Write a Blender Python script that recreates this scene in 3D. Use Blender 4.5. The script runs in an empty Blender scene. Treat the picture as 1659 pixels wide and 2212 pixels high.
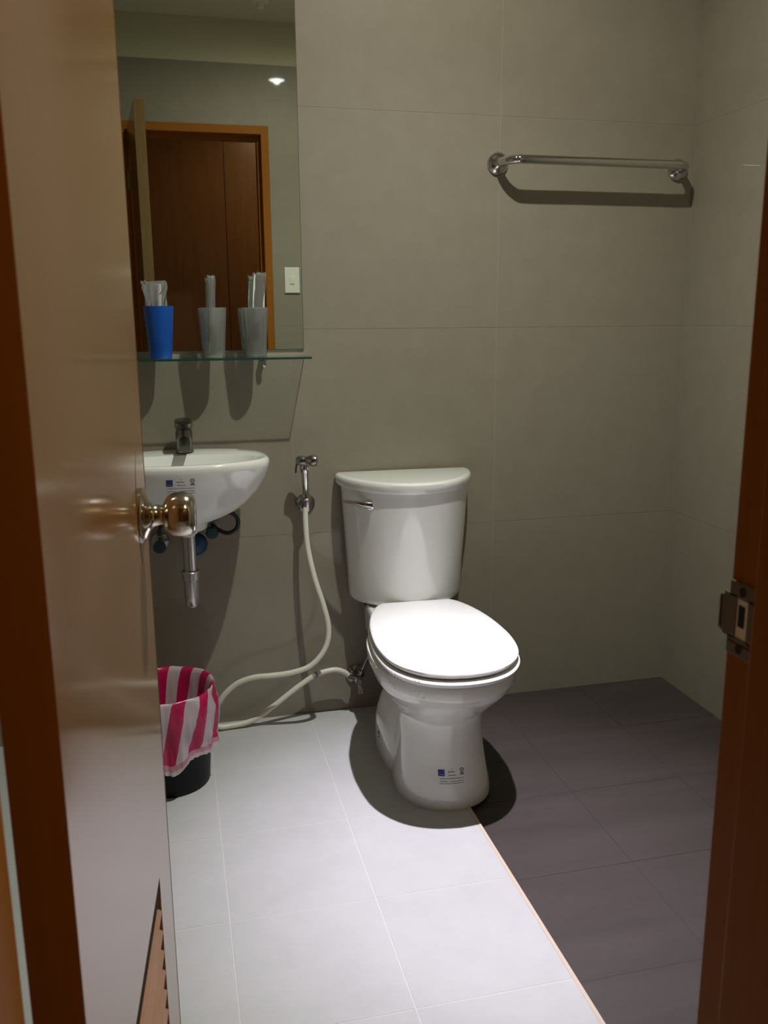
import bpy, bmesh, math, random
from mathutils import Vector, Matrix
from mathutils.bvhtree import BVHTree
random.seed(7)
PI = math.pi
sc = bpy.context.scene
col = sc.collection

# ------------------------------------------------------------------ camera
def cam_axes(yaw, pitch, roll):
    f = Vector((math.sin(yaw)*math.cos(pitch), math.cos(yaw)*math.cos(pitch), -math.sin(pitch)))
    r = Vector((math.cos(yaw), -math.sin(yaw), 0)); u = r.cross(f)
    return r*math.cos(roll)+u*math.sin(roll), -r*math.sin(roll)+u*math.cos(roll), f
cd = bpy.data.cameras.new('camera'); co = bpy.data.objects.new('camera', cd); col.objects.link(co)
r_, u_, f_ = cam_axes(.2343, .2142, -.0073)
M = Matrix((r_, u_, -f_)).transposed().to_4x4(); M.translation = (-1.524, -2.443, 1.152)
co.matrix_world = M
cd.sensor_fit = 'HORIZONTAL'; cd.sensor_width = 36; cd.lens = 1896.8/1659*36; cd.clip_start = .02
cd.dof.use_dof = True; cd.dof.focus_distance = 2.1; cd.dof.aperture_fstop = 13
sc.camera = co

# ------------------------------------------------------------------ world, lights, exposure
w = bpy.data.worlds.new('dark_night'); sc.world = w; w.use_nodes = True
w.node_tree.nodes['Background'].inputs[0].default_value = (.02, .015, .01, 1)
w.node_tree.nodes['Background'].inputs[1].default_value = .2
sc.view_settings.view_transform = 'Standard'; sc.view_settings.look = 'None'
sc.view_settings.gamma = 1; sc.view_settings.use_curve_mapping = False
sc.view_settings.exposure = 0.13
LX, LY, LZ = -.872, -.885, 2.4405
def spot(name, energy, angle, color, blend=1.0, size=.016, aim=(0, 0, -1)):
    d = bpy.data.lights.new(name, 'SPOT'); d.energy = energy; d.spot_size = math.radians(angle); d.spot_blend = blend
    d.color = color; d.shadow_soft_size = size
    o = bpy.data.objects.new(name, d); o.location = (LX, LY, LZ); col.objects.link(o)
    o.rotation_euler = Vector(aim).to_track_quat('-Z', 'Y').to_euler()
    return o
spot('downlight_beam', 255, 43, (.87, .78, 1.0), aim=(0, .025, -1))
spot('downlight_glow', 88, 122, (.96, 1.0, .92))
spot('downlight_spill', 36, 176, (1.0, .965, .79), .5)
# dim warm lamp in the corridor behind the doorway
d = bpy.data.lights.new('corridor_lamp', 'AREA'); d.energy = 8.5; d.size = .5; d.color = (1, .72, .42)
o = bpy.data.objects.new('corridor_lamp', d); o.location = (-.7, -2.5, 2.40); col.objects.link(o)

# ------------------------------------------------------------------ helpers
def obj(name, bm, mat, parent=None, smooth=False, kind=None):
    me = bpy.data.meshes.new(name); bmesh.ops.recalc_face_normals(bm, faces=bm.faces); bm.to_mesh(me); bm.free()
    if smooth:
        for p in me.polygons: p.use_smooth = True
    if isinstance(mat, (list, tuple)):
        for m in mat: me.materials.append(m)
    else: me.materials.append(mat)
    o = bpy.data.objects.new(name, me); col.objects.link(o)
    if parent: o.parent = parent
    if kind: o['kind'] = kind
    return o
def tag(o, label, cat, group=None):
    o['label'] = label; o['category'] = cat
    if group: o['group'] = group
    return o
def thing(name, loc, label, cat, group=None, rz=0):
    o = bpy.data.objects.new(name, None); o.location = loc; o.rotation_euler = (0, 0, rz); col.objects.link(o)
    o.empty_display_size = .05
    return tag(o, label, cat, group)
def box(bm, x0, x1, y0, y1, z0, z1, bev=0, seg=2):
    vs = [bm.verts.new(p) for p in ((x0,y0,z0),(x1,y0,z0),(x1,y1,z0),(x0,y1,z0),(x0,y0,z1),(x1,y0,z1),(x1,y1,z1),(x0,y1,z1))]
    fs = [bm.faces.new([vs[i] for i in f]) for f in ((0,3,2,1),(4,5,6,7),(0,1,5,4),(1,2,6,5),(2,3,7,6),(3,0,4,7))]
    if bev:
        es = list({e for f in fs for e in f.edges})
        bmesh.ops.bevel(bm, geom=es, offset=bev, segments=seg, affect='EDGES', profile=.6)
    return bm
def BM(): return bmesh.new()
def boxo(name, b, mat, parent=None, bev=0, kind=None, smooth=False): return obj(name, box(BM(), *b, bev=bev), mat, parent, kind=kind, smooth=smooth)
def loft(bm, rings, cap0=True, cap1=True):
    R = [[bm.verts.new(p) for p in r] for r in rings]; n = len(R[0])
    for a, b in zip(R, R[1:]):
        for i in range(n): bm.faces.new((a[i], a[(i+1) % n], b[(i+1) % n], b[i]))
    if cap0: bm.faces.new(R[0][::-1])
    if cap1: bm.faces.new(R[-1])
    return bm
def frame_at(d, ref=Vector((0, 0, 1))):
    d = d.normalized()
    if abs(d.dot(ref)) > .95: ref = Vector((1, 0, 0))
    a = d.cross(ref).normalized(); return a, d.cross(a).normalized()
def lathe(bm, prof, org=(0,0,0), axis=(0,0,1), n=32, cap=True):
    """prof: (distance along axis, radius)"""
    ax = Vector(axis).normalized(); a, b = frame_at(ax); org = Vector(org)
    rings = [[org+ax*t+(a*math.cos(2*PI*i/n)+b*math.sin(2*PI*i/n))*max(r, 1e-4) for i in range(n)] for t, r in prof]
    return loft(bm, rings, cap, cap)
def catmull(pts, k=6, closed=False):
    P = [Vector(p) for p in pts]; n = len(P); out = []
    for i in range(n if closed else n-1):
        if closed: a, b, c, d = P[(i-1) % n], P[i], P[(i+1) % n], P[(i+2) % n]
        else: a, b, c, d = P[max(i-1, 0)], P[i], P[i+1], P[min(i+2, n-1)]
        for j in range(k):
            t = j/k
            out.append(.5*((2*b)+(c-a)*t+(2*a-5*b+4*c-d)*t*t+(3*b-a-3*c+d)*t**3))
    if not closed: out.append(P[-1])
    return out
def tube(bm, pts, r, n=12, k=6):
    C = catmull(pts, k) if k > 1 else [Vector(p) for p in pts]
    rings = []; t = (C[1]-C[0]).normalized(); a, _ = frame_at(t)
    for i, p in enumerate(C):
        t = (C[min(i+1, len(C)-1)]-C[max(i-1, 0)]).normalized()
        a = (a-t*a.dot(t)).normalized(); b = t.cross(a)
        rr = r(i/(len(C)-1)) if callable(r) else r
        rings.append([p+(a*math.cos(2*PI*j/n)+b*math.sin(2*PI*j/n))*rr for j in range(n)])
    return loft(bm, rings)
def disc(bm, c, ax, r, t, n=24, bev=0):
    return lathe(bm, [(0, r), (t-bev, r), (t, r-bev)] if bev else [(0, r), (t, r)], c, ax, n)

# ------------------------------------------------------------------ materials
def mat(name, color, rough=.5, metal=0, **kw):
    m = bpy.data.materials.new(name); m.use_nodes = True; b = m.node_tree.nodes['Principled BSDF']
    b.inputs['Base Color'].default_value = (*color, 1); b.inputs['Roughness'].default_value = rough; b.inputs['Metallic'].default_value = metal
    for k, v in kw.items(): b.inputs[k.replace('_', ' ')].default_value = v
    return m
def N(m, t): return m.node_tree.nodes.new(t)
def mottle(m, c1, c2, scale=6, detail=8, bump=0, bscale=200, stretch=(1, 1, 1), bdist=.001, c3=None):
    nt = m.node_tree; b = nt.nodes['Principled BSDF']
    tc = N(m, 'ShaderNodeTexCoord'); mp = N(m, 'ShaderNodeMapping'); mp.inputs['Scale'].default_value = stretch
    geo = N(m, 'ShaderNodeNewGeometry'); nt.links.new(geo.outputs['Position'], mp.inputs[0])
    nz = N(m, 'ShaderNodeTexNoise'); nz.inputs['Scale'].default_value = scale; nz.inputs['Detail'].default_value = detail; nz.inputs['Roughness'].default_value = .65
    cr = N(m, 'ShaderNodeValToRGB'); cr.color_ramp.elements[0].position = .32; cr.color_ramp.elements[1].position = .68
    cr.color_ramp.elements[0].color = (*c1, 1); cr.color_ramp.elements[1].color = (*c2, 1)
    if c3:
        e = cr.color_ramp.elements.new(.5); e.color = (*c3, 1)
    nt.links.new(mp.outputs[0], nz.inputs['Vector']); nt.links.new(nz.outputs[0], cr.inputs[0]); nt.links.new(cr.outputs[0], b.inputs['Base Color'])
    if bump:
        n2 = N(m, 'ShaderNodeTexNoise'); n2.inputs['Scale'].default_value = bscale; n2.inputs['Detail'].default_value = 3
        bp = N(m, 'ShaderNodeBump'); bp.inputs['Strength'].default_value = bump; bp.inputs['Distance'].default_value = bdist
        nt.links.new(mp.outputs[0], n2.inputs['Vector']); nt.links.new(n2.outputs[0], bp.inputs['Height']); nt.links.new(bp.outputs[0], b.inputs['Normal'])
    return m
m_wall = mottle(mat('taupe_wall_tile', (.3, .27, .2), .55, Specular_IOR_Level=.3, Coat_Weight=.35, Coat_Roughness=.03), (.262, .232, .180), (.288, .258, .200), 14, 10, .10, 350)
m_grout = mat('cream_grout', (.37, .33, .25), .8)
m_fgrout = mat('floor_grout', (.58, .58, .56), .35)
m_dgrout = mat('dark_grout', (.03, .026, .024), .7)
m_light = mottle(mat('pale_floor_tile', (.6, .6, .6), .42), (.455, .465, .455), (.50, .505, .495), 9, 10, .25, 420)
m_dark = mottle(mat('dark_floor_tile', (.07, .06, .06), .5), (.040, .031, .029), (.056, .044, .041), 3, 6, .2, 300, (.6, 3.5, 1))
m_paint = mat('painted_plaster', (.58, .55, .38), .8)
m_ceil = mat('ceiling_paint', (.66, .62, .46), .85)
m_trim = mat('beige_edge_strip', (.55, .45, .36), .5)
m_ceramic = mat('white_ceramic', (.80, .81, .77), .12, Coat_Weight=.6, Coat_Roughness=.04)
m_plastic = mat('white_seat_plastic', (.82, .83, .80), .22)
m_chrome = mat('chrome', (.62, .61, .60), .12, 1)
m_dchrome = mat('dark_chrome', (.35, .34, .33), .22, 1)
m_tap = mat('dull_tap_chrome', (.26, .26, .23), .3, 1)
m_steel = mat('satin_nickel', (.60, .56, .48), .13, 1)
m_hose = mat('ivory_hose_plastic', (.74, .74, .62), .35)
m_black = mat('black_plastic', (.006, .006, .007), .5, Specular_IOR_Level=.2)
m_rubber = mat('black_rubber_hose', (.015, .015, .015), .4)
m_blue = mat('blue_cup_plastic', (.006, .085, .42), .35, Subsurface_Weight=0)
m_bluecap = mat('blue_flange_plastic', (.004, .055, .13), .4)
m_mirror = mat('mirror_silver', (.70, .75, .68), .012, 1)
def thin(name, tint, body, k_body, rough, ior=1.5, transl=0):
    """thin clear sheet: straight-through transmission, fresnel gloss, and a share of diffuse body"""
    m = bpy.data.materials.new(name); m.use_nodes = True; nt = m.node_tree; nt.nodes.clear()
    T = nt.nodes.new('ShaderNodeBsdfTransparent'); T.inputs[0].default_value = (*tint, 1)
    G = nt.nodes.new('ShaderNodeBsdfGlossy'); G.inputs['Roughness'].default_value = rough
    F = nt.nodes.new('ShaderNodeFresnel'); F.inputs[0].default_value = ior
    D = nt.nodes.new('ShaderNodeBsdfDiffuse'); D.inputs[0].default_value = (*body, 1)
    L_ = nt.nodes.new('ShaderNodeBsdfTranslucent'); L_.inputs[0].default_value = (*body, 1)
    A = nt.nodes.new('ShaderNodeMixShader'); A.inputs[0].default_value = transl; nt.links.new(D.outputs[0], A.inputs[1]); nt.links.new(L_.outputs[0], A.inputs[2])
    B = nt.nodes.new('ShaderNodeMixShader'); B.inputs[0].default_value = k_body; nt.links.new(T.outputs[0], B.inputs[1]); nt.links.new(A.outputs[0], B.inputs[2])
    C_ = nt.nodes.new('ShaderNodeMixShader'); nt.links.new(F.outputs[0], C_.inputs[0]); nt.links.new(B.outputs[0], C_.inputs[1]); nt.links.new(G.outputs[0], C_.inputs[2])
    O = nt.nodes.new('ShaderNodeOutputMaterial'); nt.links.new(C_.outputs[0], O.inputs[0]); return m
m_glass = thin('green_tinted_glass', (.93, .97, .95), (.02, .10, .07), .04, .02)
m_gedge = mat('green_glass_edge', (.015, .06, .045), .25)
m_frost = thin('frosted_cup_plastic', (.88, .89, .88), (.90, .91, .87), .19, .35, 1.25, .45)
m_film = thin('clear_film', (.86, .86, .87), (.85, .85, .84), .20, .08, 1.4, .35)
m_white = mat('white_item', (.85, .85, .78), .4)
m_greyitem = mat('dark_grey_item', (.04, .04, .05), .5)
m_ink = mat('blue_ink', (.02, .03, .25), .4)
m_ink2 = mat('grey_ink', (.16, .16, .24), .4)
m_switch = mat('switch_plastic', (.78, .78, .68), .4)
m_pvc = mat('metallic_pvc', (.50, .49, .47), .25, .85)
m_hole = mat('dark_hole', (.01, .008, .006), .8)
m_door = mottle(mat('tan_laminate_door', (.3, .2, .1), .13, Specular_IOR_Level=.40), (.265, .132, .050), (.275, .138, .053), 5, 6, 0, stretch=(6, 6, .6))
m_door.node_tree.nodes['Principled BSDF'].inputs['Specular Tint'].default_value = (1, .80, .56, 1)
m_edge = mottle(mat('door_edge_veneer', (.3, .18, .07), .35), (.16, .10, .035), (.20, .12, .045), 8, 4, 0, stretch=(8, 8, .5))
m_frame = mottle(mat('brown_door_frame', (.3, .12, .04), .5, Specular_IOR_Level=.04), (.29, .105, .017), (.32, .122, .022), 10, 5, 0, stretch=(8, 8, .4))
m_ward = mottle(mat('wardrobe_laminate', (.25, .09, .02), .3, Coat_Weight=.3, Coat_Roughness=.15), (.10, .035, .008), (.135, .050, .012), 7, 6, 0, stretch=(5, 5, .5))
m_mark_gap = mat('dark_mark_and_gap_shade', (.05, .02, .008), .8, Specular_IOR_Level=.05)  # dark brown: knob crescent, louver backing and painted gap shade
m_slat = mottle(mat('louver_slat_brown', (.45, .25, .17), .4), (.40, .23, .16), (.46, .27, .19), 12, 4, 0)
m_brass = mat('strike_plate_metal', (.16, .13, .09), .45, .6)
m_corr = mat('corridor_floor', (.30, .27, .22), .5)
m_lens = bpy.data.materials.new('lit_lamp_lens'); m_lens.use_nodes = True
nt = m_lens.node_tree; nt.nodes.clear(); e = nt.nodes.new('ShaderNodeEmission'); e.inputs[0].default_value = (.95, .97, 1, 1); e.inputs[1].default_value = 140
ou = nt.nodes.new('ShaderNodeOutputMaterial'); nt.links.new(e.outputs[0], ou.inputs[0])

# ------------------------------------------------------------------ room shell
XL, YF, ZC = -2.15, -1.82, 2.45          # left wall, doorway wall, ceiling
OX0, OX1, OZ = -1.710, -1.035, 2.015     # opening in doorway wall
def wall_tiles(parent, axis, pos, us, vs, facing, holes=(), th=.006, gap=.0014):
    """tiles on a wall; axis 'x' = wall at constant x (u is y), axis 'y' = wall at constant y (u is x)"""
    for u0, u1 in zip(us, us[1:]):
        for v0, v1 in zip(vs, vs[1:]):
            rects = [(u0, u1, v0, v1)]
            for hu0, hu1, hv1 in holes:
                nr = []
                for a, b, c, d_ in rects:
                    if hu1 <= a or hu0 >= b or hv1 <= c: nr.append((a, b, c, d_)); continue
                    if a < hu0: nr.append((a, hu0, c, d_))
                    if b > hu1: nr.append((hu1, b, c, d_))
                    if d_ > hv1: nr.append((max(a, hu0), min(b, hu1), hv1, d_))
                rects = nr
            for a, b, c, d_ in rects:
                if b-a < .015 or d_-c < .015: continue
                g = gap/2; lo, hi = (pos-th, pos) if facing > 0 else (pos, pos+th)
                B = (a+g, b-g, lo, hi, c+g, d_-g) if axis == 'y' else (lo, hi, a+g, b-g, c+g, d_-g)
                boxo('tile', B, m_wall, parent, bev=.0003)
VS = [-.010, .556, 1.131, 1.70, 2.27]
US = [-2.15, -1.802, -1.202, -.602, 0]
UY = [-1.82, -1.20, -.60, 0]
wb = boxo('wall_back', (XL-.1, .1, .0007, .12, -.05, 2.55), m_grout, kind='structure')
wall_tiles(wb, 'y', 0, US, VS, -1)
boxo('plaster_band', (XL, 0, 0, .0064, 2.272, ZC), m_paint, wb)
wr = boxo('wall_right', (.0007, .12, YF, .0064, -.05, 2.55), m_grout, kind='structure')
wall_tiles(wr, 'x', 0, UY, VS, -1)
boxo('plaster_band', (0, .0064, YF, 0, 2.272, ZC), m_paint, wr)
wl = boxo('wall_left', (XL-.12, XL-.0007, YF, .0064, -.05, 2.55), m_grout, kind='structure')
wall_tiles(wl, 'x', XL, UY, VS, 1)
boxo('plaster_band', (XL-.0064, XL, YF, 0, 2.272, ZC), m_paint, wl)
bm = BM()
box(bm, XL-.12, OX0, YF-.11, YF-.0007, -.05, 2.55); box(bm, OX1, .12, YF-.11, YF-.0007, -.05, 2.55); box(bm, OX0, OX1, YF-.11, YF-.0007, OZ, 2.55)
wf = obj('wall_front', bm, m_grout, kind='structure')
wall_tiles(wf, 'y', YF, US, VS, 1, holes=[(OX0, OX1, OZ)])
boxo('plaster_band', (XL, 0, YF-.0064, YF, 2.272, ZC), m_paint, wf)
bm = BM()
box(bm, XL-.12, OX0, YF-.114, YF-.11, 0, 2.5); box(bm, OX1, .12, YF-.114, YF-.11, 0, 2.5); box(bm, OX0, OX1, YF-.114, YF-.11, OZ, 2.5)
obj('corridor_paint', bm, m_paint, wf)
boxo('ceiling', (XL-.1, .1, YF-.0, .1, ZC, ZC+.1), m_ceil, kind='structure')
# floor: pale tiles on the left, dark tiles of the wet area one centimetre lower
fl = boxo('floor', (XL-.1, .1, YF-.12, .1, -.10, -.016), m_dgrout, kind='structure')
XS = -.882
boxo('grout_bed', (XL, XS-.002, YF-.11, 0, -.016, -.0007), m_fgrout, fl)
boxo('grout_bed', (XS+.004, 0, YF, 0, -.016, -.0112), m_dgrout, fl)
FX = [-2.15, -2.062, -1.767, -1.472, -1.177, XS]; FY = [-1.93, -1.80, -1.50, -1.20, -.897, -.5945, -.2955, 0]
for a, b in zip(FX, FX[1:]):
    for c, d_ in zip(FY, FY[1:]):
        if c < YF-.05:
            a2, b2 = max(a, OX0+.03), min(b, OX1-.03)
            if a2 >= b2: continue
        else: a2, b2 = a, b
        dz = random.uniform(-.0002, .0002)
        boxo('pale_tile', (a2+.0012, b2-(.0045 if b == XS else .0012), c+.0012, d_-.0012, -.012, dz), m_light, fl, bev=.0007)
for a, b in zip([XS+.004, -.602, -.302], [-.602, -.302, 0]):
    for c, d_ in zip([-1.82]+FY[2:], FY[2:]):
        boxo('dark_tile', (a+.0008, b-.0008, c+.0008, d_-.0008, -.015, -.0105+random.uniform(-.0003, .0003)), m_dark, fl, bev=.0006)
boxo('trim_1', (XS-.004, XS+.004, YF, 0, -.0155, .0004), m_trim, kind='structure', bev=.0008)

# corridor outside the doorway (seen in the mirror)
boxo('corridor_floor', (-2.6, .5, -3.9, YF-.12, -.10, -.002), m_corr, kind='structure')
boxo('corridor_ceiling', (-2.6, .5, -3.9, YF-.114, ZC, ZC+.1), m_ceil, kind='structure')
boxo('corridor_wall_left', (-2.7, -2.6, -3.9, YF-.114, -.05, 2.5), m_paint, kind='structure')
boxo('corridor_wall_right', (.5, .6, -3.9, YF-.114, -.05, 2.5), m_paint, kind='structure')
boxo('corridor_wall_far', (-2.6, .5, -3.9, -3.8, -.05, 2.5), m_paint, kind='structure')
bm = BM()
box(bm, -2.6, XL-.12, YF-.114, YF-.0, -.05, 2.5); box(bm, .12, .5, YF-.114, YF, -.05, 2.5)
obj('corridor_wall_near', bm, m_paint, kind='structure')

# ------------------------------------------------------------------ door frame (trim_2) and door
def door_frame():
    JX0, JX1 = -1.664, -1.070; Y0, Y1 = YF-.12, YF+.006
    bm = BM()
    box(bm, OX0+.001, JX0, YF-.043, Y1, 0, OZ-.001, bev=.0015); box(bm, OX0+.001, JX0+.013, Y0, YF-.043, 0, OZ-.001, bev=.0015)
    f = obj('trim_2', bm, m_frame, kind='structure')
    bm = BM()
    box(bm, JX1, OX1-.001, YF-.043, Y1, 0, OZ-.001, bev=.0015); box(bm, JX1-.014, OX1-.001, Y0, YF-.043, 0, OZ-.001, bev=.0015)
    obj('jamb', bm, m_frame, f)
    bm = BM()
    box(bm, JX0, JX1, YF-.043, Y1, 1.979, OZ-.001, bev=.0015); box(bm, JX0+.013, JX1-.014, Y0, YF-.043, 1.965, OZ-.001, bev=.0015)
    obj('head', bm, m_frame, f)
    # strike plate on the right jamb, with lip
    bm = BM()
    X = JX1-.0016
    box(bm, X, JX1-.0001, -1.853, -1.815, .882, .902-.014, bev=.0004)
    box(bm, X, JX1-.0001, -1.853, -1.815, .922, .936, bev=.0004); box(bm, X, JX1-.0001, -1.853, -1.815, .872, .884, bev=.0004)
    box(bm, X, JX1-.0001, -1.853, -1.840, .886, .924); box(bm, X, JX1-.0001, -1.825, -1.808, .886, .924)
    box(bm, X+.0002, X+.0018, -1.812, -1.8035, .888, .921, bev=.0004)
    sp = obj('strike_plate', bm, m_brass, f); sp['label'] = 'worn metal strike plate on the right jamb'
    boxo('lip_glint', (X-.0008, X+.0018, -1.8036, -1.8026, .890, .919), m_chrome, sp)  # bright chrome strip painted in for light caught on the lip edge
    boxo('latch_hole', (JX1-.0009, JX1+.0004, -1.8405, -1.8245, .887, .923), m_white, sp)
    boxo('latch_hole', (JX1-.0012, JX1+.0002, -1.836, -1.8275, .898, .917), m_hole, sp)
    for z in (.929, .879):
        bm = BM(); disc(bm, (X-.0004, -1.832, z), (1, 0, 0), .0042, .0006, 16); obj('screw', bm, m_hole, sp)
    return f
frame = door_frame()

hx, hy = -1.6560, -1.8185; ang = math.radians(4.9)   # hinge corner; open leaf runs along +Y leaning a little to +X
door = bpy.data.objects.new('door_1', None); door.location = (hx, hy, .012); door.rotation_euler = (0, 0, -ang); col.objects.link(door); door['kind'] = 'structure'
DW, DT, DH = .588, .0395, 1.962
# local: x 0..DT (face at x=DT looks at the camera side), y 0..DW, z 0..DH
VY0, VY1, VZ0, VZ1 = .135, .465, .135, .417      # louver opening on the leaf
bm = BM()
box(bm, .001, DT, 0, VY0, 0, DH); box(bm, .001, DT, VY1, DW-.002, 0, DH); box(bm, .001, DT, VY0, VY1, 0, VZ0); box(bm, .001, DT, VY0, VY1, VZ1, DH)
obj('leaf', bm, m_door, door)
boxo('edge_band', (.0005, DT+.0004, DW-.002, DW, 0, DH), m_edge, door)
boxo('hinge_edge_band', (.0005, DT-.0006, -.0008, 0, 0, DH), m_frame, door)
lv = bpy.data.objects.new('louver_panel', None); lv.parent = door; col.objects.link(lv)
bm = BM(); box(bm, .012, .016, VY0, VY1, VZ0, VZ1); obj('backing', bm, m_mark_gap, lv)
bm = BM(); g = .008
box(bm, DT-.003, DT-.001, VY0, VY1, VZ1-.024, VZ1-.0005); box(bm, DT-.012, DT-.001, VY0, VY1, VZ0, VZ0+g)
obj('gap_shade_and_border', bm, m_mark_gap, lv)  # top strip: shade of a recessed slot put in as flat dark colour
n = 8; pitch = (VZ1-.026-VZ0-g)/n  # slats below the strip painted dark as the top gap
for i in range(n):
    z0 = VZ0+g+i*pitch
    bm = BM(); lo, hi = DT-.027, DT-.0006
    ys = (VY0+.001, VY1-.001)
    P = [(hi, z0+.001), (hi+.0006, z0+.006), (lo, z0+pitch+.004), (lo-.004, z0+pitch+.001)]
    rings = [[(x, y, z) for x, z in P] for y in ys]
    loft(bm, rings); obj('slat', bm, m_slat, lv)
# knob set: rose, neck, knob on both faces
KY, KZ = DW-.060, .909-.012
kn = bpy.data.objects.new('door_knob', None); kn.parent = door; kn['label'] = 'round satin nickel door knob'; col.objects.link(kn)
prof_rose = [(0, .0005), (0, .036), (.003, .036), (.007, .031), (.010, .022), (.016, .0145), (.026, .0125), (.030, .0145)]
prof_knob = [(.027, .0125), (.030, .019), (.034, .0245), (.040, .0280), (.047, .0292), (.056, .0288), (.063, .0265), (.067, .0230), (.0685, .019), (.0695, .0005)]
for s, X in ((1, DT), (-1, .001)):
    bm = BM(); lathe(bm, prof_rose, (X, KY, KZ), (s, 0, 0), 40); obj('rose', bm, m_steel, kn, True)
    bm = BM(); lathe(bm, prof_knob, (X, KY, KZ), (s, 0, 0), 40); obj('knob', bm, m_steel, kn, True)
# thin dark brown crescent on the door face around the knob
bm = BM(); n = 40; pts = []
for i in range(n+1):
    t = PI*(.5+i/n); pts.append((DT+.0003, KY-.004+.036*math.cos(t), KZ+.012+.075*math.sin(t)))
for i in range(n):
    wd = .0035*math.sin(PI*(i+.5)/n)+.0003
    a, b = Vector(pts[i]), Vector(pts[i+1]); nrm = Vector((0, -1, 0))
    v = [bm.verts.new(q) for q in (a, b, b-nrm*wd, a-nrm*wd)]; bm.faces.new(v)
obj('dark_crescent', bm, m_mark_gap, door)
bm = BM(); box(bm, DT/2-.012, DT/2+.012, DW, DW+.0008, KZ-.03, KZ+.03); obj('latch_plate', bm, m_steel, door)
bm = BM(); box(bm, DT/2-.006, DT/2+.006, DW, DW+.009, KZ-.008, KZ+.008, bev=.001); obj('latch_bolt', bm, m_steel, door)
for z in (.18, 1.72):
    bm = BM(); lathe(bm, [(0, .005), (.08, .005)], (-.0045, -.004, z), (0, 0, 1), 14); obj('hinge', bm, m_steel, door, True)

# ------------------------------------------------------------------ toilet
toilet = thing('toilet', (-.889, 0, 0), 'white two-piece ceramic toilet with closed lid standing against the back wall', 'toilet', rz=math.radians(-2.6))
def egg(w, yf, yb, z, yc=None, n=64, ef=2.0, eb=2.6, wb=None):
    """closed outline, front (-y) elliptical, back squarer"""
    if yc is None: yc = yf+(yb-yf)*.48
    out = []
    for i in range(n):
        t = 2*PI*i/n; c, s = math.cos(t), math.sin(t)
        if s < 0:
            x = w*math.copysign(abs(c)**(2/ef), c); y = yc+(yc-yf)*math.copysign(abs(s)**(2/ef), s)
        else:
            x = w*math.copysign(abs(c)**(2/eb), c); y = yc+(yb-yc)*abs(s)**(2/eb)
        out.append(Vector((x, y, z)))
    return out
def interp(tab, zs):
    """tab rows (z, a, b, c...) smooth interpolation"""
    C = catmull3(tab); return [C(z) for z in zs]
def catmull3(tab):
    tab = sorted(tab)
    def f(z):
        for i in range(len(tab)-1):
            if z <= tab[i+1][0] or i == len(tab)-2:
                t = (z-tab[i][0])/(tab[i+1][0]-tab[i][0]); t = min(max(t, 0), 1)
                a = tab[max(i-1, 0)]; b = tab[i]; c = tab[i+1]; d = tab[min(i+2, len(tab)-1)]
                return [.5*((2*b[k])+(c[k]-a[k])*t+(2*a[k]-5*b[k]+4*c[k]-d[k])*t*t+(3*b[k]-a[k]-3*c[k]+d[k])*t**3) for k in range(1, len(b))]
    return f
def lin(a, b, n): return [a+(b-a)*i/(n-1) for i in range(n)]
bm = BM()
# front column flaring into the bowl : z, half width, front y, back y
tab = [(0, .120, -.622, -.33), (.02, .118, -.624, -.33), (.06, .111, -.617, -.33), (.11, .104, -.605, -.33), (.17, .100, -.596, -.33), (.205, .103, -.598, -.32),
       (.225, .115, -.608, -.30), (.245, .133, -.630, -.28), (.27, .151, -.660, -.25), (.295, .165, -.688, -.23), (.308, .169, -.698, -.22)]
f = catmull3(tab)
rings = []
for z in lin(0, .308, 34):
    w_, yf, yb = f(z); rings.append(egg(w_, yf, yb, z, ef=2.15))
for z, w_, yf in ((.314, .173, -.706), (.322, .1765, -.711), (.340, .178, -.713), (.348, .177, -.712), (.352, .172, -.707)):
    rings.append(egg(w_, yf, -.215, z, ef=2.1))
loft(bm, rings)
# rear skirt with trapway bulge
tab2 = [(0, .128, -.46, -.13), (.03, .128, -.46, -.13), (.08, .125, -.45, -.13), (.13, .112, -.44, -.14), (.17, .094, -.43, -.15), (.21, .083, -.42, -.15), (.27, .09, -.40, -.12), (.31, .10, -.38, -.10)]
f2 = catmull3(tab2)
loft(bm, [egg(*f2(z)[:1], f2(z)[1], f2(z)[2], z, ef=3, eb=3) for z in lin(0, .31, 26)])
# rear deck that carries the tank
loft(bm, [egg(w_, -.33, -.02, z, ef=5, eb=6, yc=-.17) for z, w_ in ((.235, .095), (.255, .115), (.28, .124), (.34, .126), (.356, .125), (.360, .121))])
for v in bm.verts: v.co.x -= 0
bowl = obj('bowl', bm, m_ceramic, toilet, True)
md = bowl.modifiers.new('n', 'WEIGHTED_NORMAL') if False else None
# seat ring and lid
OUT = [(.097, -.185), (.118, -.21), (.143, -.27), (.162, -.35), (.1715, -.44), (.172, -.52), (.160, -.60), (.135, -.655), (.098, -.695), (.05, -.718), (0, -.725)]
half = catmull([(x, y, 0) for x, y in OUT], 5)
outline = [Vector((-p.x, p.y, 0)) for p in reversed(half[:-1])][::-1]
loop = [Vector((p.x, p.y, 0)) for p in half] + [Vector((-p.x, p.y, 0)) for p in half[:-1][::-1]]
cen = Vector((0, -.45, 0))
def oring(off, z): # outline drawn in toward its centre by about off
    k = 1-off/.2
    return [Vector((p.x*k, cen.y+(p.y-cen.y)*k, z)) for p in loop]
bm = BM()
loft(bm, [oring(.010, .3535), oring(.006, .355), oring(.001, .362), oring(-.0005, .366), oring(.001, .369), oring(.006, .3705)])
obj('seat', bm, m_plastic, toilet, True)
bm = BM()
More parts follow.
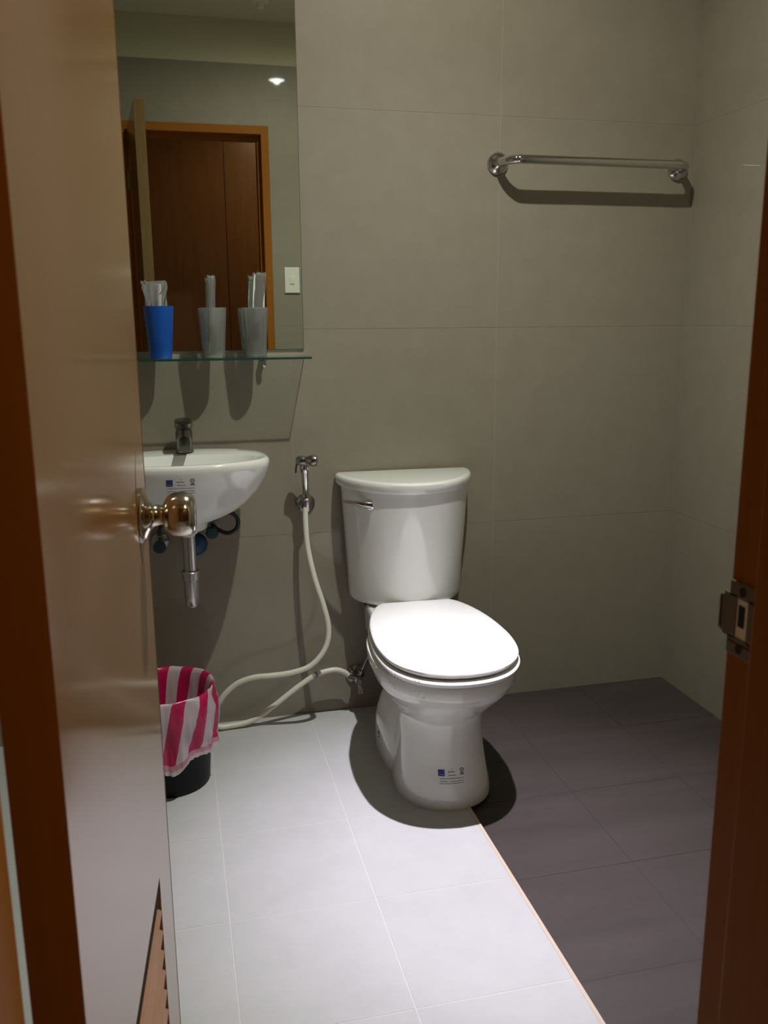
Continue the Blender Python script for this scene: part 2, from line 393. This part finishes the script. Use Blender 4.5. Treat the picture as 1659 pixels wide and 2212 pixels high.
loft(bm, [oring(.016, .3725), oring(.012, .3735), oring(.006, .380), oring(.0035, .386), oring(.004, .3885), oring(.0065, .3905), oring(.011, .3916), *[[Vector((p.x*k, cen.y+(p.y-cen.y)*k, z)) for p in loop] for k, z in ((.86, .3927), (.6, .3937), (.25, .3942))]])
obj('lid', bm, m_plastic, toilet, True)
for s in (-1, 1):
    bm = BM(); box(bm, s*.07-.014, s*.07+.014, -.205, -.188, .3545, .366, bev=.003); obj('hinge', bm, m_plastic, toilet, True)
# tank
def dshape(w_, d_, z, side=.05, ex=.62, yb=-.012, n=40):
    out = []
    for i in range(n+1):
        x = -w_+2*w_*(.5-.5*math.cos(PI*i/n)); u = min(abs(x/w_), 1)
        out.append(Vector((x, -(side+(d_-side)*(1-u*u)**ex), z)))
    out += [Vector((w_, -(side*.6), z)), Vector((w_*.985, yb, z)), Vector((0, yb, z)), Vector((-w_*.985, yb, z)), Vector((-w_, -(side*.6), z))]
    return out
bm = BM()
loft(bm, [dshape(.146, .150, .3645), dshape(.158, .176, .3675), dshape(.1635, .1855, .376), dshape(.165, .189, .39), dshape(.169, .197, .47), dshape(.175, .214, .56), dshape(.180, .224, .64), dshape(.184, .232, .702)])
tank = obj('tank', bm, m_ceramic, toilet, True)
bm = BM()
loft(bm, [dshape(.187, .228, .699, .03), dshape(.193, .239, .7005, .03), dshape(.1965, .243, .706, .03), dshape(.1975, .246, .718, .03), dshape(.1965, .245, .7255, .03), dshape(.193, .240, .7295, .03), dshape(.185, .229, .731, .03)])
obj('tank_lid', bm, m_ceramic, toilet, True)
# sharpen shading on ceramic by edge angle
def auto(o, a=40):
    for p in o.data.polygons: p.use_smooth = True
    try: o.data.set_sharp_from_angle(angle=math.radians(a))
    except Exception: pass
for ch in toilet.children: auto(ch)
# flush lever on left of the tank front
bm = BM()
lathe(bm, [(0, .0155), (.006, .0165), (.018, .0145), (.026, .011), (.029, .004), (.0295, .001)], (-.118, -.150, .662), (-.25, -1, 0), 20)
fl_ = obj('flush_lever', bm, m_chrome, toilet, True); fl_['label'] = 'chrome flush lever'
bm = BM()
tube(bm, [(-.118, -.172, .664), (-.138, -.170, .667), (-.166, -.160, .671), (-.193, -.146, .674)], lambda t: .0125-.0085*t, 12, 4)
obj('lever_arm', bm, m_chrome, fl_, True)
# bolt caps
for s in (-1, 1):
    bm = BM(); lathe(bm, [(0, .009), (.006, .008), (.009, .003)], (s*.1235, -.30, .055), (s, 0, .15), 14); obj('bolt_cap', bm, m_dchrome, toilet, True)

def decal(target, root, name, items, origin, direction, U, V, off=.0005, label=None, parent=None):
    """items: (shape, u0, v0, u1, v1, mat index) printed on the surface of `target` (root-local space)"""
    tree = BVHTree.FromPolygons([v.co for v in target.data.vertices], [p.vertices for p in target.data.polygons])
    bm = BM(); origin, direction, U, V = Vector(origin), Vector(direction).normalized(), Vector(U), Vector(V)
    def put(u, v):
        o_ = origin+U*u+V*v; hit, nr, _, _ = tree.ray_cast(o_, direction)
        if hit is None: return None
        if nr.dot(direction) > 0: nr = -nr
        return hit+nr*off
    for sh, u0, v0, u1, v1, mi in items:
        nu = max(1, int((u1-u0)/.004)); nv = max(1, int((v1-v0)/.004))
        if sh == 'r':
            G = [[put(u0+(u1-u0)*i/nu, v0+(v1-v0)*j/nv) for j in range(nv+1)] for i in range(nu+1)]
            for i in range(nu):
                for j in range(nv):
                    q = [G[i][j], G[i+1][j], G[i+1][j+1], G[i][j+1]]
                    if None in q: continue
                    fc = bm.faces.new([bm.verts.new(p) for p in q]); fc.material_index = mi
        else:   # ring: centre u0,v0 radius u1 inner v1
            k = 16
            for i in range(k):
                a, b = 2*PI*i/k, 2*PI*(i+1)/k
                q = [put(u0+u1*math.cos(a), v0+u1*math.sin(a)), put(u0+u1*math.cos(b), v0+u1*math.sin(b)), put(u0+v1*math.cos(b), v0+v1*math.sin(b)), put(u0+v1*math.cos(a), v0+v1*math.sin(a))]
                if None in q: continue
                fc = bm.faces.new([bm.verts.new(p) for p in q]); fc.material_index = mi
    me = bpy.data.meshes.new(name); bm.to_mesh(me); bm.free()
    for m_ in (m_ink, m_ink2): me.materials.append(m_)
    o_ = bpy.data.objects.new(name, me); col.objects.link(o_); o_.parent = parent or root
    if label: o_['label'] = label
    return o_
def mark_items(W):
    """blue square, small crowned word, round seal over a foot, then lines of tiny words"""
    s = W/.072; R = []
    def r(*a, mi=1): R.append(('r', *[x*s for x in a], mi))
    r(-.036, .012, -.020, .024, mi=0); r(-.036, .0075, -.020, .0105, mi=0); r(-.036, .0105, -.0335, .012, mi=0); r(-.0225, .0105, -.020, .012, mi=0); r(-.030, .0105, -.027, .012, mi=0)
    x = -.011
    for wd in (.004, .0035, .002, .0035, .002): r(x, .0165, x+wd, .0185+.0006*(wd > .003)); x += wd+.0008
    r(-.003, .024, -.001, .0255); r(0, .0235, .002, .0245)
    x = -.010
    for wd in (.005, .003, .0055, .004): r(x, .0085, x+wd, .0102); x += wd+.0008
    R.append(('c', .0265*s, .0205*s, .0058*s, .0036*s, 1)); r(.0245, .0195, .0285, .0215); r(.0215, .0085, .032, .0125); r(.024, .0125, .029, .0138)
    for row, (v, x0, x1) in enumerate(((.001, -.033, .032), (-.006, -.033, -.012), (-.006, -.006, .031), (-.0115, -.034, .031))):
        x = x0; rr = random.Random(row)
        while x < x1-.002:
            wd = rr.uniform(.002, .007); wd = min(wd, x1-x); r(x, v-.0007, x+wd, v+.0006); x += wd+.0007
    return R
decal(bowl, toilet, 'printed_mark', mark_items(.066), (-.006, -1.2, .078), (0, 1, 0), (1, 0, 0), (0, 0, 1), label='small blue and grey printed maker marks')
# water drops splashed on the left side of seat and rim
bm = BM(); rr = random.Random(3)
tree = BVHTree.FromPolygons([v.co for v in bowl.data.vertices], [p.vertices for p in bowl.data.polygons])
k = 0
while k < 90:
    a = rr.gauss(-2.25, .32); z = rr.choice((rr.uniform(.31, .352), rr.uniform(.325, .35), rr.uniform(.357, .369)))
    d_ = Vector((math.cos(a), math.sin(a), 0)); o_ = Vector((0, -.45, z))+d_*.6
    hit, nr, _, _ = tree.ray_cast(o_, -d_)
    if z > .355:
        # on the seat edge
        best = min(loop, key=lambda p: abs(math.atan2(p.y+.45, p.x)-a)); hit = Vector((best.x, best.y, z)); nr = d_
    if hit is None: continue
    m4 = Matrix.Translation(hit+nr*.0003) @ Matrix.Scale(rr.uniform(.0006, .0017), 4)
    bmesh.ops.create_icosphere(bm, subdivisions=1, radius=1, matrix=m4); k += 1
m_drop = mat('water_drop', (.95, .95, 1), .05, Specular_IOR_Level=1.0)
wd_ = obj('water_drops', bm, m_drop, toilet, True, kind='stuff')

# ------------------------------------------------------------------ toilet supply valve and line
vt = thing('angle_valve', (-1.035, 0, .112), 'dark chrome two-way angle valve low on the wall beside the toilet', 'valve')
bm = BM(); lathe(bm, [(0, .028), (.004, .028), (.010, .020), (.012, .010)], (0, -.0005, 0), (0, -1, 0), 24); obj('flange', bm, m_dchrome, vt, True)
bm = BM(); lathe(bm, [(.008, .010), (.03, .010), (.031, .013), (.062, .013), (.063, .009), (.068, .008)], (0, 0, 0), (0, -1, 0), 18)
lathe(bm, [(0, .008), (.030, .008)], (0, -.045, 0), (-1, 0, .35), 14); lathe(bm, [(0, .008), (.028, .008)], (0, -.045, 0), (.45, 0, 1), 14)
obj('body', bm, m_dchrome, vt, True)
bm = BM(); tube(bm, [(0, -.055, -.004), (.002, -.066, -.018), (.004, -.072, -.034)], lambda t: .005+.004*t, 12, 4); obj('handle', bm, m_chrome, vt, True)
bm = BM(); tube(bm, [(.013, -.045, .028), (.03, -.05, .07), (.055, -.07, .14), (.06, -.08, .20), (.035, -.085, .235), (.028, -.085, .2525)], .0045, 10, 6); obj('supply_hose', bm, m_dchrome, vt, True)
bm = BM(); lathe(bm, [(0, .010), (.012, .014), (.022, .014)], (.028, -.085, .2305), (0, 0, 1), 16); obj('tank_nut', bm, m_rubber, vt, True)

# ------------------------------------------------------------------ hand bidet sprayer
sx, sz = -1.1745, .648
bs = thing('bidet_sprayer', (sx, 0, sz), 'chrome hand bidet sprayer hanging on the wall left of the toilet with ivory hose', 'sprayer')
bm = BM(); lathe(bm, [(0, .0275), (.004, .0275), (.009, .022), (.012, .012), (.030, .010)], (.002, -.0005, -.002), (0, -1, 0), 28); hd = obj('holder', bm, m_dchrome, bs, True)
bm = BM(); lathe(bm, [(-.008, .0135), (.014, .0165), (.016, .0165)], (-.002, -.047, 0), (0, 0, 1), 22, True); obj('holder_cup', bm, m_dchrome, hd, True)
bm = BM(); tp = Vector((-.007, -.066, .120)); b0 = Vector((-.002, -.049, .018)); ax = (tp-b0)
L = ax.length
lathe(bm, [(0, .0115), (.008, .0125), (.013, .0105), (.02, .0088), (L-.028, .0098), (L-.024, .0118), (L-.006, .0125), (L, .010)], b0, ax, 22); obj('handle', bm, m_chrome, bs, True)
bm = BM()
lathe(bm, [(0, .006), (.004, .0125), (.014, .0145), (.024, .013), (.032, .0115), (.040, .0155), (.050, .0165), (.058, .0140), (.061, .002)], tp+Vector((-.022, .004, .010)), (1, -.35, .02), 24)
obj('spray_head', bm, m_dchrome, bs, True)
bm = BM(); tube(bm, [tp+Vector((-.016, .008, .008)), tp+Vector((-.022, .006, -.006)), tp+Vector((-.024, .004, -.024))], .0028, 8, 4); obj('trigger', bm, m_dchrome, bs, True)
HP = [(-1.1768, -.049, .665), (-1.1795, -.053, .645), (-1.1814, -.06, .6003), (-1.1783, -.07, .5289), (-1.1638, -.09, .4456), (-1.145, -.11, .3755), (-1.1335, -.12, .3162), (-1.1367, -.125, .2701), (-1.1561, -.125, .2304), (-1.1905, -.12, .1971), (-1.2396, -.11, .1801), (-1.2912, -.1, .173), (-1.3426, -.09, .1688), (-1.3879, -.08, .1527), (-1.4239, -.075, .1236), (-1.4458, -.07, .0914), (-1.462, -.062, .055), (-1.463, -.055, .0225), (-1.4411, -.053, .0105), (-1.412, -.05, .0095), (-1.3717, -.05, .0135), (-1.3308, -.05, .0289), (-1.2895, -.05, .056), (-1.2479, -.05, .0861), (-1.2064, -.05, .1149), (-1.1648, -.05, .1393), (-1.1302, -.05, .1488), (-1.0985, -.05, .1498), (-1.0728, -.046, .1364), (-1.0655, -.045, .128)]
bm = BM(); tube(bm, [(x-sx, y, z-sz) for x, y, z in HP], .0078, 14, 5); hs = obj('hose', bm, m_hose, bs, True); hs['label'] = 'looping ivory plastic hose'
bm = BM(); lathe(bm, [(0, .0105), (.004, .0112), (.03, .0100), (.034, .0085)], (-.0022, -.0495, .018), (-.05, -.05, -1), 18); obj('hose_nut', bm, m_hose, bs, True)
bm = BM(); lathe(bm, [(0, .0084), (.016, .0084)], (-1.1700-sx, -.05, .1365-sz), (.9, 0, .48), 14); obj('hose_clip', bm, mat('grey_band', (.30, .30, .27), .5), hs, True)

# ------------------------------------------------------------------ wash basin
BX = -1.505
basin_t = thing('wash_basin', (BX, 0, 0), 'small white wall-hung ceramic basin on the back wall beside the door', 'sink')
def sring(hw, yf, yb, z, n=64, ef=2.2, eb=2.5): return egg(hw, yf, yb, z, yc=yf+(yb-yf)*.42, n=n, ef=ef, eb=eb)
bm = BM()
rings = [sring(.045, -.235, -.03, .632), sring(.052, -.240, -.02, .634), sring(.055, -.242, -.015, .648), sring(.075, -.246, -.012, .655), sring(.105, -.254, -.010, .664), sring(.135, -.266, -.008, .680), sring(.162, -.279, -.006, .703), sring(.186, -.291, -.006, .732),
         sring(.203, -.301, -.006, .762), sring(.210, -.306, -.006, .780), sring(.214, -.309, -.006, .792), sring(.216, -.311, -.006, .803), sring(.214, -.309, -.007, .8105), sring(.208, -.304, -.010, .8145), sring(.199, -.296, -.05, .8145), sring(.192, -.289, -.085, .809), sring(.186, -.283, -.093, .795), sring(.165, -.268, -.105, .755), sring(.11, -.235, -.125, .715), sring(.05, -.20, -.155, .702), sring(.022, -.185, -.165, .701)]
loft(bm, rings); bas = obj('bowl', bm, m_ceramic, basin_t); auto(bas, 50)
bm = BM(); lathe(bm, [(0, .022), (.003, .021), (.004, .012), (.012, .018), (.016, .0175)], (0, -.175, .7012), (0, 0, 1), 22); obj('drain', bm, m_dchrome, basin_t, True)
bm = BM(); lathe(bm, [(0, .0065), (.002, .0060)], (-.085, -.0945, .792), (0, -1, .12), 16); obj('overflow_hole', bm, m_hole, basin_t, True)
decal(bas, basin_t, 'printed_mark', mark_items(.072), (-.0100, -1.2, .7585), (0, 1, 0), (1, 0, 0), (0, 0, 1), label='small blue and grey printed maker marks')
# faucet
fc = bpy.data.objects.new('faucet', None); fc.parent = basin_t; fc['label'] = 'short chrome single-lever faucet'; col.objects.link(fc); fc.location = (.005, -.055, .8145); fc.scale = (1.16, 1.05, 1.03)
bm = BM(); lathe(bm, [(0, .0205), (.004, .0205), (.006, .0182), (.028, .0180), (.030, .0190), (.052, .0192), (.055, .0175), (.058, .0170)], (0, 0, 0), (0, 0, 1), 28); obj('body', bm, m_tap, fc, True)
bm = BM()
for s0, s1 in (((0, -.010, .022, .030, .012), None),): pass
rings = []
for t, hw, hh, yy, zz in ((0, .012, .011, -.012, .030), (.3, .0135, .010, -.035, .029), (.7, .0125, .008, -.062, .025), (1, .0115, .007, -.085, .020)):
    rings.append([Vector((hw*math.copysign(abs(math.cos(a))**.6, math.cos(a)), yy, zz+hh*math.copysign(abs(math.sin(a))**.6, math.sin(a)))) for a in [2*PI*i/20 for i in range(20)]])
loft(bm, rings); obj('spout', bm, m_tap, fc, True)
bm = BM(); rings = []
for yy, hw, hh, zz in ((.020, .012, .006, .074), (.015, .0185, .013, .072), (0, .0205, .016, .072), (-.015, .0205, .016, .074), (-.035, .0185, .012, .078), (-.052, .0165, .006, .081), (-.056, .0145, .004, .081)):
    rings.append([Vector((hw*math.copysign(abs(math.cos(a))**.45, math.cos(a)), yy, zz+hh*math.copysign(abs(math.sin(a))**.55, math.sin(a)))) for a in [2*PI*i/24 for i in range(24)]])
loft(bm, rings); obj('lever', bm, m_tap, fc, True)
# waste pipe with bottle trap
tr = bpy.data.objects.new('waste_pipe', None); tr.parent = basin_t; tr['label'] = 'grey metallic waste pipe with bottle trap'; tr.location = (.001, -.185, 0); col.objects.link(tr)
bm = BM(); lathe(bm, [(0, .023), (.012, .0235), (.013, .018), (.020, .0165)][::1], (0, 0, .633), (0, 0, -1), 24); obj('flange_nut', bm, m_hose, tr, True)
bm = BM(); lathe(bm, [(0, .0165), (.115, .0165)], (0, 0, .620), (0, 0, -1), 24); obj('tailpipe', bm, m_pvc, tr, True)
bm = BM(); lathe(bm, [(0, .0215), (.003, .0245), (.006, .0245), (.008, .0225), (.024, .0225), (.025, .0205), (.027, .0195)], (0, 0, .522), (0, 0, -1), 24); obj('collar', bm, m_pvc, tr, True)
bm = BM(); lathe(bm, [(0, .0195), (.045, .0190), (.065, .0170), (.074, .012), (.079, .004)], (0, 0, .497), (0, 0, -1), 24); obj('trap_cup', bm, m_pvc, tr, True)
bm = BM(); lathe(bm, [(0, .013), (.135, .013)], (0, .012, .555), (0, 1, 0), 16); obj('outlet_pipe', bm, m_dchrome, tr, True)
bm = BM(); lathe(bm, [(0, .033), (.004, .032), (.014, .022), (.018, .013)], (.020, .1845, .545), (0, -1, 0), 28); obj('wall_flange', bm, m_bluecap, tr, True)
# angle valves under the basin
def small_valve(x, z, label, loopy):
    t = thing('angle_valve', (x, 0, z), label, 'valve')
    bm = BM(); lathe(bm, [(0, .025), (.004, .024), (.010, .014)], (0, -.0005, 0), (0, -1, 0), 24); obj('flange', bm, m_dchrome, t, True)
    bm = BM(); lathe(bm, [(.006, .009), (.045, .009), (.046, .012), (.06, .012)], (0, 0, 0), (0, -1, 0), 18); lathe(bm, [(0, .008), (.026, .008)], (0, -.036, 0), (0, 0, 1), 14); obj('body', bm, m_dchrome, t, True)
    bm = BM(); lathe(bm, [(0, .010), (.003, .017), (.014, .0175), (.018, .013)], (0, -.060, 0), (0, -1, 0), 14); obj('handle', bm, mat('blue_grey_handle', (.05, .08, .10), .3, .7), t, True)
    bm = BM(); tube(bm, loopy, .0058, 12, 6); obj('supply_hose', bm, m_rubber, t, True)
    return t
vx, vz = -1.4400, .592
small_valve(vx, vz, 'angle valve with looped black hose right of the basin waste pipe', [(0, -.036, .024), (.004, -.045, .036), (-.022, -.07, .030), (-.024, -.075, .02), (.0, -.08, .035), (.03, -.09, .052), (.052, -.092, .057), (.069, -.092, .038), (.065, -.09, .012), (.042, -.08, -.002), (.018, -.065, .006), (-.004, -.052, .026), (-.02, -.06, .050), (-.03, -.08, .066)])
small_valve(-1.580, .560, 'angle valve left of the basin waste pipe, half behind the door edge', [(0, -.036, .024), (.004, -.05, .05), (.02, -.07, .075), (.035, -.09, .09)])

# ------------------------------------------------------------------ mirror and glass shelf
mir = thing('mirror', (-1.5, 0, 1.077), 'tall frameless wall mirror above the basin', 'mirror')
bm = BM(); box(bm, -.335, .335, -.0050, -.0005, 0, .925, bev=.0006); obj('glass_edge', bm, mat('mirror_edge', (.05, .09, .07), .25), mir)
bm = BM(); box(bm, -.3335, .3335, -.0056, -.0050, .0015, .9235); obj('mirror_face', bm, m_mirror, mir)
for x in (-.22, .22):
    bm = BM(); box(bm, x-.012, x+.012, -.0085, 0, -.004, .006, bev=.001); obj('clip', bm, m_glass, mir)
sh = thing('glass_shelf', (-1.5, 0, 1.052), 'clear green-edged glass shelf under the mirror', 'shelf')
bm = BM(); box(bm, -.335, .336, -.1268, -.006, .004, .0095); obj('glass_plate', bm, m_glass, sh)
bm = BM(); box(bm, -.335, .336, -.128, -.1269, .004, .0095, bev=.0003); box(bm, .3362, .3372, -.128, -.006, .004, .0095, bev=.0003); obj('glass_rim', bm, m_gedge, sh)
for x in (-.22, .222):
    bm = BM(); lathe(bm, [(0, .012), (.004, .012), (.005, .007), (.012, .007)], (x, -.0005, .006), (0, -1, 0), 18)
    box(bm, x-.006, x+.006, -.034, -.006, -.004, .0035, bev=.0015); box(bm, x-.006, x+.006, -.034, -.006, .010, .016, bev=.0015)
    lathe(bm, [(0, .0065), (.014, .0065), (.017, .004)], (x, -.026, -.003), (0, 0, -1), 14)
    obj('bracket', bm, m_chrome, sh, True)

# ------------------------------------------------------------------ cups and what stands in them
SZ = 1.0618
def cup(x, y, r0, r1, h, m_, label, name='tumbler'):
    t = thing(name, (x, y, SZ), label, 'cup', 'cups on the glass shelf')
    bm = BM(); lathe(bm, [(0, r0*.96), (.003, r0), (h, r1), (h, r1-.0018), (.005, r0-.0016), (.005, .0005)], (0, 0, 0), (0, 0, 1), 40)
    obj('wall', bm, m_, t, True); return t
cup(-1.546, -.075, .0275, .0375, .131, m_blue, 'opaque blue plastic tumbler at the left end of the glass shelf')
cup(-1.410, -.075, .0260, .0345, .127, m_frost, 'frosted clear tumbler in the middle holding a slim wrapped white toothbrush')
cup(-1.302, -.075, .0260, .0345, .127, m_frost, 'frosted clear tumbler at the right end holding a wide wrapped packet')
def crumple(name, parent_loc, w_, d_, h, label, cat, lean, seed, amp=.004):
    t = thing(name, parent_loc, label, cat, 'packets standing in the cups'); rr = random.Random(seed)
    bm = BM(); n = 22; rings = []
    for j in range(12):
        f = j/11; z = h*f; rg = []
        for i in range(n):
            a = 2*PI*i/n; am = amp*(.3+f)
            x = w_*math.copysign(abs(math.cos(a))**.7, math.cos(a))*(.75+.3*f)+rr.uniform(-am, am); y = d_*math.sin(a)+rr.uniform(-am, am)*.6
            rg.append(Vector((x+lean*f, y, z+(rr.uniform(-.004, .002) if j == 11 else 0))))
        rings.append(rg)
    loft(bm, rings, True, False); obj('film', bm, m_film, t); return t
p1 = crumple('plastic_packet', (-1.550, -.075, SZ+.008), .026, .010, .186, 'crumpled clear plastic packet standing in the blue tumbler', 'packet', -.003, 1, .0055)
bm = BM(); tube(bm, [(.004, .0, .004), (.006, 0, .10), (.010, 0, .178)], .0045, 8, 4); obj('contents', bm, m_white, p1, True)
p2 = crumple('wrapped_toothbrush', (-1.416, -.075, SZ+.008), .0095, .006, .200, 'slim clear-wrapped white toothbrush in the middle tumbler', 'toothbrush', .006, 2, .0012)
bm = BM(); tube(bm, [(-.004, 0, .004), (-.001, 0, .07), (.003, 0, .14), (.006, 0, .197)], .0052, 10, 4); obj('handle', bm, m_white, p2, True)
bm = BM(); box(bm, -.009, -.003, -.004, .004, .03, .12, bev=.001); obj('bristle_head', bm, m_greyitem, p2)
p3 = crumple('wrapped_packet', (-1.300, -.075, SZ+.008), .0165, .006, .208, 'pale wrapped packet with a dark end in the right-hand tumbler', 'packet', .014, 4, .0015)
bm = BM(); rings = []
for z, hw, xx in ((.118, .0155, .008), (.15, .0150, .009), (.19, .0125, .010), (.202, .011, .011)): rings.append([Vector((xx+a*hw, b*.004, z)) for a, b in ((-1, -1), (1, -1), (1, 1), (-1, 1))])
loft(bm, rings); obj('card', bm, m_white, p3)
bm = BM(); rings = []
for z, hw, xx in ((.035, .009, .000), (.07, .010, -.001), (.098, .011, .004), (.117, .012, .007)): rings.append([Vector((xx+a*hw, b*.0045, z)) for a, b in ((-1, -1), (1, -1), (1, 1), (-1, 1))])
loft(bm, rings); obj('dark_end', bm, m_greyitem, p3)

# ------------------------------------------------------------------ towel bar
tb = thing('towel_bar', (-.3315, 0, 1.577), 'chrome towel bar with round wall flanges on the back wall', 'towel bar')
for s in (-1, 1):
    bm = BM(); lathe(bm, [(0, .031), (.003, .031), (.008, .0285), (.014, .021), (.018, .0125), (.022, .0105)], (s*.278, -.0005, 0), (0, -1, 0), 30); obj('flange', bm, m_chrome, tb, True)
bm = BM(); pts = [(-.278, -.015, 0), (-.277, -.030, 0), (-.273, -.047, 0), (-.264, -.063, 0), (-.249, -.075, 0), (-.228, -.080, 0), (-.1, -.080, 0), (.1, -.080, 0), (.228, -.080, 0), (.249, -.075, 0), (.264, -.063, 0), (.273, -.047, 0), (.277, -.030, 0), (.278, -.015, 0)]
tube(bm, pts, .0118, 18, 5); obj('bar', bm, m_chrome, tb, True)

# ------------------------------------------------------------------ waste bin with striped liner
bx, by = -1.583, -.300
bn = thing('waste_bin', (bx, by, 0), 'round black plastic waste bin on the floor beside the door', 'bin')
bm = BM(); lathe(bm, [(0, .0975), (.004, .100), (.02, .101), (.24, .117), (.246, .1195), (.252, .1195), (.252, .1155), (.01, .097), (.008, .001)], (0, 0, 0), (0, 0, 1), 48); obj('bucket', bm, m_black, bn, True)
m_bag = bpy.data.materials.new('pink_white_striped_film'); m_bag.use_nodes = True; nt = m_bag.node_tree; b = nt.nodes['Principled BSDF']
at = nt.nodes.new('ShaderNodeAttribute'); at.attribute_name = 'stripe'
cr = nt.nodes.new('ShaderNodeValToRGB'); cr.color_ramp.interpolation = 'CONSTANT'
cr.color_ramp.elements[0].color = (.60, .012, .10, 1); cr.color_ramp.elements[1].position = .5; cr.color_ramp.elements[1].color = (.66, .55, .58, 1)
fr = nt.nodes.new('ShaderNodeMath'); fr.operation = 'FRACT'; nt.links.new(at.outputs['Fac'], fr.inputs[0]); nt.links.new(fr.outputs[0], cr.inputs[0]); nt.links.new(cr.outputs[0], b.inputs['Base Color'])
b.inputs['Roughness'].default_value = .28
tl = nt.nodes.new('ShaderNodeBsdfTranslucent'); nt.links.new(cr.outputs[0], tl.inputs[0]); mx = nt.nodes.new('ShaderNodeMixShader'); mx.inputs[0].default_value = .3
nt.links.new(b.outputs[0], mx.inputs[1]); nt.links.new(tl.outputs[0], mx.inputs[2]); nt.links.new(mx.outputs[0], nt.nodes['Material Output'].inputs[0])
from mathutils import noise
bm = BM(); n = 180; prof = []
# path from deep inside, up over rim, down outside : (s, radius, z)
for r0, z0 in ((.082, .06), (.088, .10), (.096, .15), (.103, .19), (.108, .225), (.1125, .248), (.1175, .2595), (.1215, .2605), (.1245, .254), (.1265, .240), (.128, .22), (.128, .20), (.127, .18), (.125, .16), (.122, .145), (.120, .132), (.1195, .122), (.119, .113)): prof.append((r0, z0))
lay = None; rings = []; sv = []
for j, (r0, z0) in enumerate(prof):
    rg = []; out = j >= 8; fo = min(1.15, max(0, (j-7)/8))
    for i in range(n):
        a = 2*PI*i/n
        nz = noise.noise(Vector((math.cos(a)*3.2, math.sin(a)*3.2, z0*14)))*1.1 + abs(noise.noise(Vector((math.cos(a)*7, math.sin(a)*7, z0*34+5))))*.9-.2
        amp = .011*fo+.0045 if out else (.004 if j < 5 else .001)
        rr_ = r0+nz*amp if not out else max(r0+nz*amp, .1205 if z0 > .2 else .112+z0*.02)
        hem = .030*max(0, noise.noise(Vector((a*1.3, 3.1, 0)))+.15)+.028*math.exp(-((a-4.75)/.35)**2)
        z = z0-(hem*fo if out else 0)+(.004*noise.noise(Vector((math.cos(a)*4, math.sin(a)*4, 9))) if 5 <= j <= 9 else 0)
        rg.append(Vector((rr_*math.cos(a), rr_*math.sin(a), z)))
    rings.append(rg)
L1 = bm.verts.layers.float.new('stripe')
R = [[bm.verts.new(p) for p in r] for r in rings]
for j, rg in enumerate(R):
    for i, v in enumerate(rg):
        a = i/n; s = (j/len(R))
        v[L1] = (a*11 + j/16*1.1 + 50) if j < 16 else 50.75
for a, b_ in zip(R, R[1:]):
    for i in range(n): bm.faces.new((a[i], a[(i+1) % n], b_[(i+1) % n], b_[i]))
bm.faces.new(R[0])
for v in R[0]: v[L1] = 50.2
# avoid the wrap seam in the stripe attribute being visible: seam lies behind the door
bl = obj('bin_liner', bm, m_bag, None, True); bl.location = (bx, by, 0)
tag(bl, 'pink and white striped plastic bag lining the black bin', 'bag')

# ------------------------------------------------------------------ light switch, downlight, ceiling fitting, wardrobe
sw = thing('light_switch', (-.946, YF, 1.342), 'white rocker light switch beside the doorway, seen in the mirror', 'switch')
bm = BM(); box(bm, -.035, .035, .0002, .008, -.058, .058, bev=.003); obj('plate', bm, m_switch, sw)
bm = BM(); box(bm, -.011, .011, .008, .0115, -.017, .017, bev=.0015); obj('rocker', bm, m_switch, sw)
dl = thing('downlight', (LX, LY, ZC), 'lit round recessed ceiling downlight in front of the toilet', 'light')
bm = BM(); lathe(bm, [(0, .056), (.004, .056), (.007, .050), (.007, .043), (.0045, .042)], (0, 0, -.0002), (0, 0, -1), 40); obj('ring', bm, m_switch, dl, True)
bm = BM(); lathe(bm, [(.0046, .0415), (.0074, .0412)], (0, 0, 0), (0, 0, -1), 36); obj('lens', bm, m_lens, dl, True)
cf = thing('ceiling_fitting', (-1.078, -1.565, ZC), 'small white fitting on the ceiling, seen at the top of the mirror', 'fitting')
bm = BM(); lathe(bm, [(0, .035), (.006, .034), (.010, .018), (.030, .014), (.034, .004)], (0, 0, -.0002), (0, 0, -1), 24); obj('cap', bm, m_switch, cf, True)
wd = thing('wardrobe', (-1.152, -3.15, 0), 'brown wooden wardrobe with flat doors outside the doorway, seen in the mirror', 'wardrobe')
bm = BM(); box(bm, -1.3, 1.3, -.55, -.022, 0, 2.43); obj('carcass', bm, m_ward, wd)
for k in range(-2, 2):
    bm = BM(); box(bm, k*.62+.002, k*.62+.618, -.0215, 0, .06, 2.41, bev=.001); obj('door', bm, m_ward, wd)

# tidy shading on all smooth lathes
for o_ in col.objects:
    if o_.type == 'MESH' and o_.data.polygons and o_.data.polygons[0].use_smooth and o_.name.split('.')[0] not in ('bin_liner',): auto(o_, 42)
